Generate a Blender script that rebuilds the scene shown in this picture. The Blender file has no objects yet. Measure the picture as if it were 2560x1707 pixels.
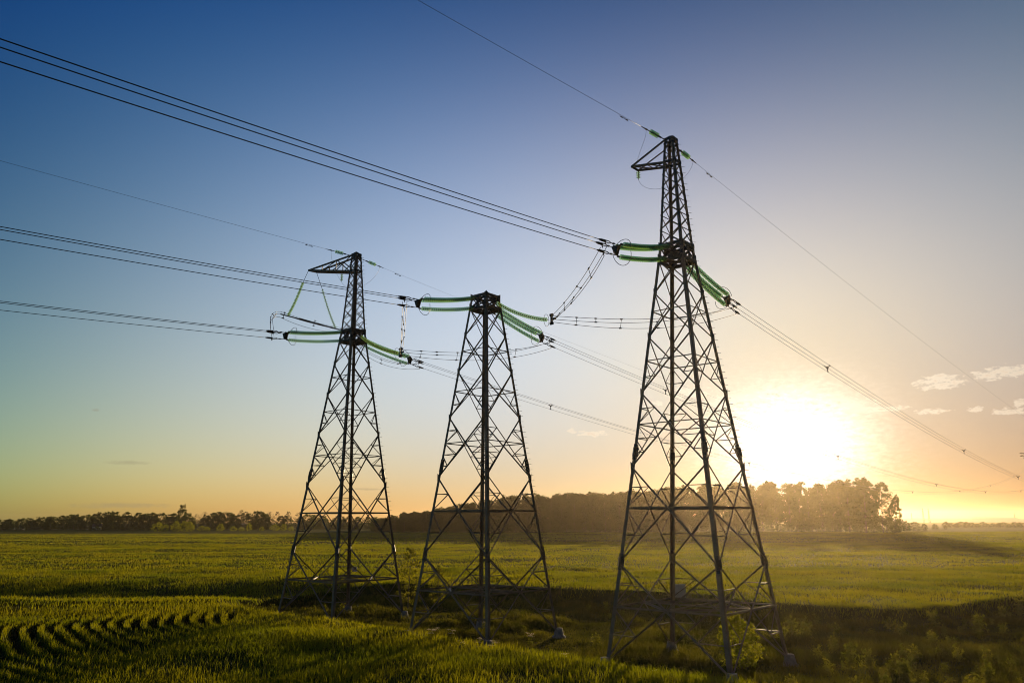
import bpy, math, random
import numpy as np
from mathutils import Vector, Matrix
R_ = math.radians
random.seed(7); rng = np.random.default_rng(11)
C = bpy.context.scene.collection
S = bpy.context.scene

# ------------------------------------------------------------------ camera
HC = 7.167
cam_d = bpy.data.cameras.new('camera'); cam = bpy.data.objects.new('camera', cam_d); C.objects.link(cam)
cam.location = (0, 0, HC)
cam.rotation_euler = (R_(90 + 12.928), R_(0.1747), 0)
cam_d.sensor_width = 36.0; cam_d.sensor_fit = 'HORIZONTAL'
cam_d.lens = 1949.65 / 2560 * 36.0
cam_d.clip_start = 0.1; cam_d.clip_end = 20000
S.camera = cam
S.view_settings.view_transform = 'Standard'; S.view_settings.look = 'None'
S.view_settings.exposure = 0.1; S.view_settings.gamma = 1.0
S.cycles.use_denoising = True; S.cycles.filter_width = 1.0
S.cycles.max_bounces = 8; S.cycles.transparent_max_bounces = 16
S.cycles.volume_bounces = 0
S.cycles.sample_clamp_indirect = 4.0

# ------------------------------------------------------------------ sun and sky
SUN_EL, SUN_AZ = R_(5.3), R_(19.6)          # azimuth clockwise from +Y
sun_dir = Vector((math.sin(SUN_AZ) * math.cos(SUN_EL), math.cos(SUN_AZ) * math.cos(SUN_EL), math.sin(SUN_EL)))
sd = bpy.data.lights.new('sun', 'SUN'); sd.energy = 4.8; sd.angle = R_(0.53); sd.color = (1.0, 0.74, 0.42)
sun = bpy.data.objects.new('sun', sd); C.objects.link(sun)
sun.rotation_euler = sun_dir.to_track_quat('Z', 'Y').to_euler(); sun.location = (60, 160, 60)

W = bpy.data.worlds.new('World'); S.world = W; W.use_nodes = True
wt = W.node_tree; wn = wt.nodes; wl = wt.links; wn.clear()
def N(tree, typ, **kw):
    n = tree.nodes.new(typ)
    for k, v in kw.items(): setattr(n, k, v)
    return n
def math_n(tree, op, a, b=None, c=None, clamp=False):
    n = tree.nodes.new('ShaderNodeMath'); n.operation = op; n.use_clamp = clamp
    for i, v in enumerate((a, b, c)):
        if v is None: continue
        if isinstance(v, (int, float)): n.inputs[i].default_value = v
        else: tree.links.new(v, n.inputs[i])
    return n.outputs[0]
def mixc(tree, fac, a, b, blend='MIX'):
    n = tree.nodes.new('ShaderNodeMix'); n.data_type = 'RGBA'; n.blend_type = blend; n.clamp_factor = True
    for i, v in ((0, fac), (6, a), (7, b)):
        if isinstance(v, (int, float)): n.inputs[i].default_value = v
        elif isinstance(v, tuple): n.inputs[i].default_value = (*v, 1) if len(v) == 3 else v
        else: tree.links.new(v, n.inputs[i])
    return n.outputs[2]
def ramp(tree, fac, stops, interp='LINEAR'):
    n = tree.nodes.new('ShaderNodeValToRGB'); n.color_ramp.interpolation = interp
    el = n.color_ramp.elements
    while len(el) < len(stops): el.new(0.5)
    for e, (p, c) in zip(el, stops): e.position = p; e.color = (*c, 1) if len(c) == 3 else c
    if fac is not None: tree.links.new(fac, n.inputs[0])
    return n.outputs[0]

sky = N(wt, 'ShaderNodeTexSky', sky_type='NISHITA'); sky.sun_disc = False
sky.sun_elevation = SUN_EL; sky.sun_rotation = SUN_AZ
sky.altitude = 100; sky.air_density = 1.0; sky.dust_density = 0.7; sky.ozone_density = 1.5
SKY_K = [(-2.5801, 6.1185, -3.7543, 3.7056, -0.0113, -4.1428, -0.4061, 0.1639, -1.4854, 1.3752),   # evening tint of the clear sky, by height,
         (-2.3843, 6.4206, -4.8298, 4.3794, -2.7767, -4.7744, -0.6563, 0.4219, 0.2428, 3.4319),   # by angle from the sun and by compass direction
         (-1.5299, 4.2034, -3.4336, 4.5915, -5.2194, -2.6389, -0.7706, 0.392, 1.4978, 2.6245)]
tc = N(wt, 'ShaderNodeTexCoord')
nrm = N(wt, 'ShaderNodeVectorMath', operation='NORMALIZE'); wl.new(tc.outputs['Generated'], nrm.inputs[0])
sep = N(wt, 'ShaderNodeSeparateXYZ'); wl.new(nrm.outputs[0], sep.inputs[0])
deg = 180 / math.pi
elev = math_n(wt, 'MULTIPLY', math_n(wt, 'ARCSINE', sep.outputs[2]), deg)
azim = math_n(wt, 'MULTIPLY', math_n(wt, 'ARCTAN2', sep.outputs[0], sep.outputs[1]), deg)
dot = N(wt, 'ShaderNodeVectorMath', operation='DOT_PRODUCT'); wl.new(nrm.outputs[0], dot.inputs[0]); dot.inputs[1].default_value = sun_dir
theta = math_n(wt, 'MULTIPLY', math_n(wt, 'ARCCOSINE', math_n(wt, 'MINIMUM', dot.outputs['Value'], 0.99999)), deg)
eN = math_n(wt, 'DIVIDE', math_n(wt, 'MINIMUM', math_n(wt, 'MAXIMUM', elev, 0.0), 38.0), 30.0)
tN = math_n(wt, 'DIVIDE', math_n(wt, 'MINIMUM', theta, 60.0), 45.0)
ee = math_n(wt, 'MULTIPLY', eN, eN); tt = math_n(wt, 'MULTIPLY', tN, tN); et = math_n(wt, 'MULTIPLY', eN, tN)
aN = math_n(wt, 'DIVIDE', math_n(wt, 'MINIMUM', math_n(wt, 'MAXIMUM', azim, -45.0), 45.0), 33.0); ae = math_n(wt, 'MULTIPLY', aN, eN)
t3 = math_n(wt, 'MULTIPLY', tt, tN); eet = math_n(wt, 'MULTIPLY', ee, tN)
cmb = N(wt, 'ShaderNodeCombineColor')
for i, k in enumerate(SKY_K):
    v = k[0]
    for f, kk in zip((eN, ee, tN, tt, et, aN, ae, t3, eet), k[1:]): v = math_n(wt, 'MULTIPLY_ADD', f, kk, v)
    wl.new(math_n(wt, 'EXPONENT', v), cmb.inputs[i])
col = mixc(wt, 1.0, sky.outputs[0], cmb.outputs[0], 'MULTIPLY')
cv = N(wt, 'ShaderNodeCombineXYZ'); wl.new(math_n(wt, 'MULTIPLY', azim, 0.55), cv.inputs[0]); wl.new(math_n(wt, 'MULTIPLY', elev, 1.3), cv.inputs[1])
nz = N(wt, 'ShaderNodeTexNoise'); nz.inputs['Scale'].default_value = 3.2; nz.inputs['Detail'].default_value = 5; nz.inputs['Roughness'].default_value = 0.62
wl.new(cv.outputs[0], nz.inputs['Vector'])
noff = math_n(wt, 'MULTIPLY', math_n(wt, 'SUBTRACT', nz.outputs[0], 0.5), 4.6)
# glow of the sun's surroundings
SUNGLOW = [(4.1, 3.2, 4.9, 13.0, (1.0, 0.96, 0.88)), (6.5, 4.2, 6.0, 0.9, (1.0, 0.95, 0.86))]
for sa, se_, e0, amp, tint in SUNGLOW:
    p = math_n(wt, 'DIVIDE', math_n(wt, 'SUBTRACT', azim, SUN_AZ*deg), sa); q = math_n(wt, 'DIVIDE', math_n(wt, 'SUBTRACT', elev, e0), se_)
    g = math_n(wt, 'MULTIPLY', math_n(wt, 'EXPONENT', math_n(wt, 'MULTIPLY', math_n(wt, 'ADD', math_n(wt, 'ADD', math_n(wt, 'MULTIPLY', p, p), math_n(wt, 'MULTIPLY', q, q)), math_n(wt, 'MULTIPLY', noff, 0.45)), -1.0)), amp)
    gc = N(wt, 'ShaderNodeVectorMath', operation='SCALE'); gc.inputs[0].default_value = tint; wl.new(g, gc.inputs[3])
    col = mixc(wt, 1.0, col, gc.outputs[0], 'ADD')
# small low clouds: (azimuth, elevation, half width, half height) in degrees, kind
CLOUDS = [(29.09,8.59,1.95,0.62,1),(29.01,8.98,.84,.24,1),(31.8,8.82,1.12,.5,1),(33.1,8.95,1.67,.47,1),(30.9,6.75,.61,.26,1),
          (32.6,6.52,1.12,.29,1),(33.39,7.02,.56,.29,1),(16.43,8.05,3.35,.8,1),(22.4,7.6,3.6,.6,1),(25.4,7.15,2.4,.3,1),(19.3,8.5,2.6,.45,1),(28.43,6.78,1.26,.26,1),
          (5.87,6.14,1.4,.29,1),(4.42,6.3,.45,.29,1),(12.86,8.88,1.95,.59,1),(10.55,8.23,.7,.26,1),
          (-26.18,1.03,4.19,.26,0),(-10.26,2.21,1.4,.12,0),(-28.21,7.07,.3,.14,0),(-25.99,3.77,1.67,.2,0)]
lit, grey = None, None
for a0, e0, wa, we, kind in CLOUDS:
    p = math_n(wt, 'DIVIDE', math_n(wt, 'SUBTRACT', azim, a0), wa * .9); q = math_n(wt, 'DIVIDE', math_n(wt, 'SUBTRACT', elev, e0), we * .9)
    d = math_n(wt, 'SUBTRACT', 1.0, math_n(wt, 'ADD', math_n(wt, 'MULTIPLY', p, p), math_n(wt, 'MULTIPLY', q, q)))
    if kind: lit = d if lit is None else math_n(wt, 'MAXIMUM', lit, d)
    else: grey = d if grey is None else math_n(wt, 'MAXIMUM', grey, d)
def sstep(v, lo, hi):
    m = N(wt, 'ShaderNodeMapRange', interpolation_type='SMOOTHSTEP'); wl.new(v, m.inputs[0]); m.inputs[1].default_value = lo; m.inputs[2].default_value = hi
    return m.outputs[0]
dl = math_n(wt, 'ADD', math_n(wt, 'MAXIMUM', lit, -3.0), noff)
ml = math_n(wt, 'MULTIPLY', sstep(dl, 0.1, 0.9), 0.5)
core = math_n(wt, 'MULTIPLY', sstep(dl, 1.0, 1.7), 0.42)
near = sstep(theta, 16.0, 5.0)
lcol = mixc(wt, near, (8.8, 7.6, 5.9), (10.5, 9.4, 7.6))
col = mixc(wt, ml, col, lcol)
col = mixc(wt, core, col, (6.6, 4.9, 3.4))
mg = math_n(wt, 'MULTIPLY', sstep(math_n(wt, 'ADD', math_n(wt, 'MAXIMUM', grey, -3.0), math_n(wt, 'MULTIPLY', noff, 0.5)), 0.0, 1.2), 0.35)
col = mixc(wt, mg, col, (2.7, 2.3, 1.55))
bg = N(wt, 'ShaderNodeBackground'); bg.inputs[1].default_value = 0.1
wo = N(wt, 'ShaderNodeOutputWorld')
wl.new(col, bg.inputs[0]); wl.new(bg.outputs[0], wo.inputs[0])

# ------------------------------------------------------------------ helpers
def tag(o, label=None, cat=None, group=None, kind=None):
    if label: o['label'] = label
    if cat: o['category'] = cat
    if group: o['group'] = group
    if kind: o['kind'] = kind
    return o
def empty(name, loc=(0, 0, 0), rz=0.0):
    o = bpy.data.objects.new(name, None); C.objects.link(o); o.location = loc; o.rotation_euler = (0, 0, rz); o.empty_display_size = .3
    return o
def copy_tree(o, parent=None):
    c = o.copy(); C.objects.link(c); c.parent = parent
    for ch in list(o.children): copy_tree(ch, c)
    return c
def mesh_np(name, V, F, mat, smooth=False):
    """V (n,3) array, F (m,k) array of equal-sided faces"""
    V = np.asarray(V, np.float32); F = np.asarray(F, np.int32)
    me = bpy.data.meshes.new(name); k = F.shape[1]
    me.vertices.add(len(V)); me.vertices.foreach_set('co', V.ravel())
    me.loops.add(F.size); me.loops.foreach_set('vertex_index', F.ravel())
    me.polygons.add(len(F)); me.polygons.foreach_set('loop_start', np.arange(0, F.size, k, dtype=np.int32))
    me.polygons.foreach_set('use_smooth', np.full(len(F), smooth))
    me.update(calc_edges=True); me.materials.append(mat)
    return me
def link(name, me, parent=None):
    o = bpy.data.objects.new(name, me); C.objects.link(o); o.parent = parent; return o
class MB:
    def __init__(s): s.v = []; s.f = []
    def prism(s, ring0, ring1, cap=True):
        n = len(ring0); b = len(s.v); s.v += [tuple(p) for p in ring0] + [tuple(p) for p in ring1]
        for i in range(n): s.f.append((b+i, b+(i+1) % n, b+n+(i+1) % n, b+n+i))
        if cap: s.f.append(tuple(b+n-1-i for i in range(n))); s.f.append(tuple(b+n+i for i in range(n)))
    def angle(s, p, q, w=.08, t=.012, hint=(0, 0, 1), o=.3):
        """steel angle section from p to q"""
        p, q = Vector(p), Vector(q); d = (q-p).normalized(); h = Vector(hint)
        u = (h - d*h.dot(d))
        if u.length < 1e-3: h = Vector((1, .3, 0)); u = h - d*h.dot(d)
        u.normalize(); v = d.cross(u)
        prof = [(0, 0), (w, 0), (w, t), (t, t), (t, w), (0, w)]
        o *= w
        s.prism([p+u*(a-o)+v*(b-o) for a, b in prof], [q+u*(a-o)+v*(b-o) for a, b in prof])
    def bar(s, p, q, w, h=None, hint=(0, 0, 1)):
        p, q = Vector(p), Vector(q); d = (q-p).normalized(); hh = Vector(hint); h = h or w
        u = hh - d*hh.dot(d)
        if u.length < 1e-3: hh = Vector((1, .3, 0)); u = hh - d*hh.dot(d)
        u.normalize(); v = d.cross(u)
        r = [(-1, -1), (1, -1), (1, 1), (-1, 1)]
        s.prism([p+v*(a*w/2)+u*(b*h/2) for a, b in r], [q+v*(a*w/2)+u*(b*h/2) for a, b in r])
    def tube(s, pts, r, n=6, cap=True):
        pts = [Vector(p) for p in pts]; rr = r if isinstance(r, (list, tuple)) else [r]*len(pts)
        b0 = len(s.v); prev = None
        for i, p in enumerate(pts):
            d = (pts[min(i+1, len(pts)-1)] - pts[max(i-1, 0)])
            d = d.normalized() if d.length > 1e-9 else Vector((0, 0, 1))
            h = prev if prev else (Vector((0, 0, 1)) if abs(d.z) < .9 else Vector((1, 0, 0)))
            u = (h - d*h.dot(d)).normalized(); v = d.cross(u); prev = u
            for k in range(n):
                a = 2*math.pi*k/n; s.v.append(tuple(p + u*(math.cos(a)*rr[i]) + v*(math.sin(a)*rr[i])))
        for i in range(len(pts)-1):
            for k in range(n):
                a = b0+i*n+k; c = b0+i*n+(k+1) % n
                s.f.append((a, c, c+n, a+n))
        if cap:
            s.f.append(tuple(b0+n-1-k for k in range(n))); e = b0+(len(pts)-1)*n; s.f.append(tuple(e+k for k in range(n)))
    def lathe(s, o, d, prof, n=10):
        """profile (radius, distance along d) from o"""
        o, d = Vector(o), Vector(d).normalized(); h = Vector((0, 0, 1)) if abs(d.z) < .9 else Vector((1, 0, 0))
        u = (h - d*h.dot(d)).normalized(); v = d.cross(u); b0 = len(s.v)
        for r, z in prof:
            for k in range(n):
                a = 2*math.pi*k/n; s.v.append(tuple(o + d*z + u*(math.cos(a)*r) + v*(math.sin(a)*r)))
        for i in range(len(prof)-1):
            for k in range(n):
                a = b0+i*n+k; c = b0+i*n+(k+1) % n; s.f.append((a, c, c+n, a+n))
    def plate(s, pts, t):
        pts = [Vector(p) for p in pts]; nn = (pts[1]-pts[0]).cross(pts[2]-pts[0]).normalized()*(t/2)
        s.prism([p-nn for p in pts], [p+nn for p in pts])
    def build(s, name, mat, parent=None, smooth=False):
        me = bpy.data.meshes.new(name); me.from_pydata(s.v, [], s.f); me.update(); me.materials.append(mat)
        if smooth: me.polygons.foreach_set('use_smooth', np.ones(len(me.polygons), bool))
        return link(name, me, parent)

def pmat(name):
    m = bpy.data.materials.new(name); m.use_nodes = True; t = m.node_tree; t.nodes.clear()
    out = t.nodes.new('ShaderNodeOutputMaterial'); return m, t, out
def metal_mat(name, c0, c1, metallic, rough, scale=2.0):
    m, t, out = pmat(name); b = N(t, 'ShaderNodeBsdfPrincipled'); t.links.new(b.outputs[0], out.inputs[0])
    g = N(t, 'ShaderNodeTexCoord'); nz = N(t, 'ShaderNodeTexNoise'); nz.inputs['Scale'].default_value = scale; nz.inputs['Detail'].default_value = 6
    t.links.new(g.outputs['Object'], nz.inputs['Vector'])
    t.links.new(ramp(t, nz.outputs[0], [(.35, c0), (.65, c1)]), b.inputs['Base Color'])
    t.links.new(ramp(t, nz.outputs[0], [(.3, (rough-.1,)*3), (.7, (rough+.12,)*3)]), b.inputs['Roughness'])
    b.inputs['Metallic'].default_value = metallic
    return m
M_STEEL = metal_mat('galvanised_steel', (.11, .078, .055), (.19, .142, .105), .2, .55)
M_DARK = metal_mat('dark_fitting_steel', (.040, .032, .030), (.075, .062, .058), .3, .45, 6)
M_WIRE = metal_mat('aluminium_conductor', (.10, .10, .11), (.15, .15, .16), .5, .45, 8)
M_CONC = metal_mat('weathered_concrete', (.13, .12, .105), (.22, .205, .18), 0, .9, 5)
M_SIGN = metal_mat('painted_plate', (.38, .37, .36), (.46, .45, .44), 0, .6, 3)
def glass_mat():
    m, t, out = pmat('green_toughened_glass')
    tr = N(t, 'ShaderNodeBsdfTransparent'); tr.inputs[0].default_value = (.70, .92, .80, 1)
    tl = N(t, 'ShaderNodeBsdfTranslucent'); tl.inputs[0].default_value = (.50, .64, .20, 1)
    df = N(t, 'ShaderNodeBsdfDiffuse'); df.inputs[0].default_value = (.12, .30, .20, 1)
    gl = N(t, 'ShaderNodeBsdfGlossy'); gl.inputs[0].default_value = (.8, .9, .8, 1); gl.inputs['Roughness'].default_value = .25
    a = N(t, 'ShaderNodeMixShader'); a.inputs[0].default_value = .25; t.links.new(tl.outputs[0], a.inputs[1]); t.links.new(df.outputs[0], a.inputs[2])
    b = N(t, 'ShaderNodeMixShader'); b.inputs[0].default_value = .58; t.links.new(a.outputs[0], b.inputs[1]); t.links.new(tr.outputs[0], b.inputs[2])
    c = N(t, 'ShaderNodeMixShader'); c.inputs[0].default_value = .10; t.links.new(b.outputs[0], c.inputs[1]); t.links.new(gl.outputs[0], c.inputs[2])
    t.links.new(c.outputs[0], out.inputs[0]); return m
M_GLASS = glass_mat()
def leaf_mat(name, c0, c1, tl0, tl1, scale=.35, mix=.5):
    """diffuse + light shining through the leaves"""
    m, t, out = pmat(name); g = N(t, 'ShaderNodeNewGeometry'); nz = N(t, 'ShaderNodeTexNoise')
    nz.inputs['Scale'].default_value = scale; nz.inputs['Detail'].default_value = 4; t.links.new(g.outputs['Position'], nz.inputs['Vector'])
    d = N(t, 'ShaderNodeBsdfDiffuse'); t.links.new(ramp(t, nz.outputs[0], [(.35, c0), (.65, c1)]), d.inputs[0])
    l = N(t, 'ShaderNodeBsdfTranslucent'); t.links.new(ramp(t, nz.outputs[0], [(.35, tl0), (.65, tl1)]), l.inputs[0])
    x = N(t, 'ShaderNodeMixShader'); x.inputs[0].default_value = mix; t.links.new(d.outputs[0], x.inputs[1]); t.links.new(l.outputs[0], x.inputs[2])
    gl = N(t, 'ShaderNodeBsdfGlossy'); gl.inputs['Roughness'].default_value = .45; gl.inputs[0].default_value = (.8, .8, .7, 1)
    y = N(t, 'ShaderNodeMixShader'); y.inputs[0].default_value = .012; t.links.new(x.outputs[0], y.inputs[1]); t.links.new(gl.outputs[0], y.inputs[2])
    t.links.new(y.outputs[0], out.inputs[0]); return m
M_LEAF = leaf_mat('tree_leaves', (.034, .046, .008), (.060, .072, .012), (.036, .056, .003), (.075, .094, .004), .12)
M_BARE = leaf_mat('thin_twigs', (.075, .06, .04), (.11, .085, .055), (.08, .06, .03), (.11, .09, .05), .1)
M_BUSH = leaf_mat('bush_leaves', (.06, .085, .012), (.09, .12, .016), (.24, .26, .006), (.36, .34, .008), .8, .6)
M_WEED = leaf_mat('weed_leaves', (.045, .065, .012), (.08, .10, .018), (.14, .15, .008), (.26, .23, .010), .9)
M_CROP = leaf_mat('cereal_blades', (.050, .066, .003), (.095, .100, .004), (.185, .215, .002), (.35, .31, .003), .11, .6)
M_ROUGH = leaf_mat('rough_grass_blades', (.036, .044, .005), (.070, .072, .008), (.07, .075, .004), (.17, .15, .006), .25)
M_BARK = metal_mat('bark', (.045, .035, .025), (.09, .07, .05), 0, .9, 1.2)
M_PETAL = leaf_mat('pale_flowers', (.55, .46, .32), (.7, .62, .46), (.5, .42, .28), (.6, .5, .34), 2.0)

# ------------------------------------------------------------------ ground
ISLAND = np.array([(-24.4,68.8),(-23.9,66.6),(-19.7,61.4),(-16.3,58.),(-11.2,54.1),(-6.7,49.7),(-2.8,44.8),(.45,41.3),(4.,37.9),(7.,35.),(9.8,33.),(14,29.5),(30,26),(62,24),
                   (62,86),(43,68.5),(32.5,60.5),(26.5,58),(20.2,62.5),(15.1,73.2),(6.4,75.8),(-3.1,80.6),(-11.5,83.4),(-17.7,83.2),(-22.5,79),(-24.2,73.5)])
def island_dist(x, y):
    """signed distance to the unsown patch round the pylons (positive outside)"""
    P = np.stack([np.asarray(x, float).ravel(), np.asarray(y, float).ravel()], 1); best = np.full(len(P), 1e9); ins = np.zeros(len(P), bool)
    for i in range(len(ISLAND)):
        a, b = ISLAND[i], ISLAND[(i+1) % len(ISLAND)]; d = b-a
        t = np.clip(((P-a) @ d)/(d @ d), 0, 1); best = np.minimum(best, np.hypot(*(P-(a+t[:, None]*d)).T))
        c = ((a[1] > P[:, 1]) != (b[1] > P[:, 1])); xx = a[0]+(P[:, 1]-a[1])*d[0]/(d[1] if abs(d[1]) > 1e-9 else 1e-9)
        ins ^= c & (P[:, 0] < xx)
    return np.where(ins, -best, best).reshape(np.shape(x))
_NT = rng.random((257, 257))
def vnoise(x, y):
    xi = np.floor(x).astype(int); yi = np.floor(y).astype(int); fx = x-xi; fy = y-yi; fx = fx*fx*(3-2*fx); fy = fy*fy*(3-2*fy)
    g = lambda i, j: _NT[i % 256, j % 256]
    return (g(xi, yi)*(1-fx)+g(xi+1, yi)*fx)*(1-fy)+(g(xi, yi+1)*(1-fx)+g(xi+1, yi+1)*fx)*fy
def fbm(x, y, o=3):
    s = 0; a = 1; n = 0
    for k in range(o): s = s+a*vnoise(x*2**k+37*k, y*2**k+91*k); n += a; a *= .5
    return s/n
def sst(v, a, b): t = np.clip((v-a)/(b-a), 0, 1); return t*t*(3-2*t)
def rows(x, y, d):
    """drill rows that curve round the headland: 1 = plants, 0 = bare gap"""
    x = np.asarray(x, float); y = np.asarray(y, float); q = np.hypot(x+8., y-58.5)
    m = np.exp(-(np.abs(y-54.5)/15.5)**3)*sst(-x, 17.5, 20)*sst(d, .2, 1.0)*(1-sst(q, 36, 44))
    ph = np.sin(2*math.pi*(q+.5*fbm(x/5, y/5, 2))/.92)
    return 1-m*(1-sst(ph, 0, .6))
def crop_h(x, y, d=None):
    d = island_dist(x, y) if d is None else d
    wob = .8*(fbm(x/2.2, y/2.2, 2)-.5)
    h = .85*sst(d+wob, -.25, .45)
    return h*(.12+.88*rows(x, y, d)) + sst(d, 0, 2)*(.20*(fbm(x/7+5, y/7, 3)-.5) + .16*(fbm(x/26, y/9+3, 2)-.5)*sst(y, 60, 130) + .7*(fbm(x/85+3, y/17+8, 2)-.5)*sst(y, 95, 170)*(1-sst(y, 450, 700)))
def base_h(x, y):
    d = np.hypot(x, y); lf = sst(-x, 1, 14)
    return -1.1*np.exp(-((y-80)/7.5)**2)*sst(-x, 12, 24)*(d < 400) - .055*np.clip(46-y, 0, 24)*lf*(d < 130) -.35*(d < 130)*(1-sst(island_dist(x, y), -2.0, .3)) + .25*(fbm(x/13+9, y/13, 2)-.5)*sst(d, 20, 60)*(1-sst(d, 400, 900)) + .25*(fbm(x/3+70, y/3+11, 2)-.5)*(d < 120)
def ground_z(x, y): return base_h(np.asarray(x, float), np.asarray(y, float)) + crop_h(np.asarray(x, float), np.asarray(y, float))
r = np.concatenate([np.linspace(16, 30, 20), np.arange(30.3, 100, .34), np.geomspace(100.6, 3200, 175)])
az = np.radians(np.concatenate([np.linspace(-75, -42, 20), np.linspace(-41.6, 41.6, 330), np.linspace(42, 75, 20)]))
RR, AA = np.meshgrid(r, az, indexing='ij'); GX, GY = RR*np.sin(AA), RR*np.cos(AA)
GD = island_dist(GX, GY); GZ = base_h(GX, GY)+crop_h(GX, GY, GD)
nr, na = GX.shape; idx = np.arange(nr*na).reshape(nr, na)
Fq = np.stack([idx[:-1, :-1], idx[1:, :-1], idx[1:, 1:], idx[:-1, 1:]], -1).reshape(-1, 4)[:, ::-1]
def ground_mat():
    m, t, out = pmat('field_ground'); b = N(t, 'ShaderNodeBsdfPrincipled'); b.inputs['Roughness'].default_value = .95; b.inputs['Specular IOR Level'].default_value = .02
    at = N(t, 'ShaderNodeAttribute', attribute_name='crop'); g = N(t, 'ShaderNodeNewGeometry')
    def noise(sx, sy, det=5):
        mp = N(t, 'ShaderNodeMapping'); mp.inputs['Scale'].default_value = (sx, sy, sx); t.links.new(g.outputs['Position'], mp.inputs['Vector'])
        n = N(t, 'ShaderNodeTexNoise'); n.inputs['Scale'].default_value = 1; n.inputs['Detail'].default_value = det; n.inputs['Roughness'].default_value = .65; t.links.new(mp.outputs[0], n.inputs['Vector']); return n.outputs[0]
    n1 = noise(.02, .05); n2 = noise(1.3, 1.0, 8)
    field = mixc(t, .5, ramp(t, n1, [(.3, (.085, .085, .002)), (.5, (.125, .108, .002)), (.7, (.150, .112, .003))]), ramp(t, n2, [(.3, (.06, .07, .004)), (.7, (.14, .135, .006))]))
    soil = ramp(t, n2, [(.3, (.026, .030, .005)), (.7, (.055, .056, .008))])
    field = mixc(t, N(t, 'ShaderNodeAttribute', attribute_name='under_crop').outputs['Fac'], field, soil)
    patch = ramp(t, n2, [(.3, (.030, .038, .010)), (.7, (.060, .066, .016))])
    t.links.new(mixc(t, at.outputs['Fac'], patch, field), b.inputs['Base Color'])
    l = N(t, 'ShaderNodeBsdfTranslucent'); 
    bm = N(t, 'ShaderNodeBump'); bm.inputs['Strength'].default_value = 1; bm.inputs['Distance'].default_value = .35; t.links.new(noise(.9, .9, 9), bm.inputs['Height']); t.links.new(bm.outputs[0], b.inputs['Normal'])
    t.links.new(b.outputs[0], out.inputs[0]); return m
M_GROUND = ground_mat()
gm = mesh_np('ground', np.stack([GX, GY, GZ], -1).reshape(-1, 3), Fq, M_GROUND, True)
a = gm.attributes.new('crop', 'FLOAT', 'POINT'); a.data.foreach_set('value', (sst(GD, -.6, .5)*(.15+.85*rows(GX, GY, GD))).astype(np.float32).ravel())
a = gm.attributes.new('under_crop', 'FLOAT', 'POINT'); a.data.foreach_set('value', (.85*(1-sst(RR, 260, 430))).astype(np.float32).ravel())
tag(link('ground', gm), kind='structure')

# grass and cereal blades
def blades(name, x, y, z, h, w, mat, lean=.35, seg=2):
    n = len(x); th = rng.random(n)*2*math.pi; ph = rng.random(n)*2*math.pi
    ux, uy = np.cos(th)*w/2, np.sin(th)*w/2; ln = lean*h*(.3+rng.random(n)); lx, ly = np.cos(ph)*ln, np.sin(ph)*ln
    V = np.empty((n, 5, 3), np.float32)
    V[:, 0] = np.stack([x-ux, y-uy, z-.05], 1); V[:, 1] = np.stack([x+ux, y+uy, z-.05], 1)
    V[:, 2] = np.stack([x-ux*.8+lx*.35, y-uy*.8+ly*.35, z+h*.6], 1); V[:, 3] = np.stack([x+ux*.8+lx*.35, y+uy*.8+ly*.35, z+h*.6], 1)
    V[:, 4] = np.stack([x+lx, y+ly, z+h], 1)
    b = (np.arange(n)*5)[:, None]
    F = np.concatenate([b+np.array([[0, 1, 3]]), b+np.array([[0, 3, 2]]), b+np.array([[2, 3, 4]])])
    return mesh_np(name, V.reshape(-1, 3), F, mat)
def scatter(n, y0, y1, wid=.72):
    y = np.sqrt(rng.random(n)*(y1**2-y0**2)+y0**2); x = (rng.random(n)*2-1)*wid*(y+4); return x, y
def field_pts(n, y0, y1, inside):
    x, y = scatter(n, y0, y1); d = island_dist(x, y)
    if inside: k = d < 0; return x[k], y[k], d[k]
    rw = rows(x, y, d)
    k = (d > -.15) & (rng.random(len(x)) < rw) & (rng.random(len(x)) < .35+.65*sst(fbm(x/2.5, y/2.5, 2), .3, .55)); return x[k], y[k], d[k]
xs, ys, zs, hs, ws = [], [], [], [], []
for n, y0, y1, hh, ww in ((420000, 28, 62, .36, .030), (340000, 62, 110, .36, .045), (300000, 110, 230, .34, .08), (170000, 230, 430, .34, .18)):
    x, y, d = field_pts(n, y0, y1, False); k = len(x)
    xs.append(x); ys.append(y); zs.append(ground_z(x, y)-.10); tall = np.where(rng.random(k) < .02, 1.5, 1.0)
    hs.append(hh*((.5+.75*rng.random(k)) if y0 < 100 else (.8+.4*rng.random(k)))*tall*(.7+.6*fbm(x/5, y/5, 2))); ws.append(ww*(.6+.8*rng.random(k)))
cm = blades('crop_field', *map(np.concatenate, (xs, ys, zs, hs, ws)), M_CROP)
tag(link('crop_field', cm), 'green cereal crop standing over the whole field', 'crop', kind='stuff')
xs, ys, zs, hs, ws = [], [], [], [], []
for n, y0, y1, hh, ww in ((330000, 26, 62, .30, .035), (200000, 60, 90, .32, .05)):
    x, y, d = field_pts(n, y0, y1, True); k = len(x)
    cl = sst(fbm(x/3.1+40, y/3.1, 3), .42, .62)
    xs.append(x); ys.append(y); zs.append(ground_z(x, y)); hs.append(hh*(.35+.8*rng.random(k))*(.45+1.3*cl)); ws.append(ww*(.6+.8*rng.random(k)))
cm = blades('rough_grass', *map(np.concatenate, (xs, ys, zs, hs, ws)), M_ROUGH, .6)
tag(link('rough_grass', cm), 'uncut dark grass on the unsown patch under the pylons', 'grass', kind='stuff')

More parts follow.
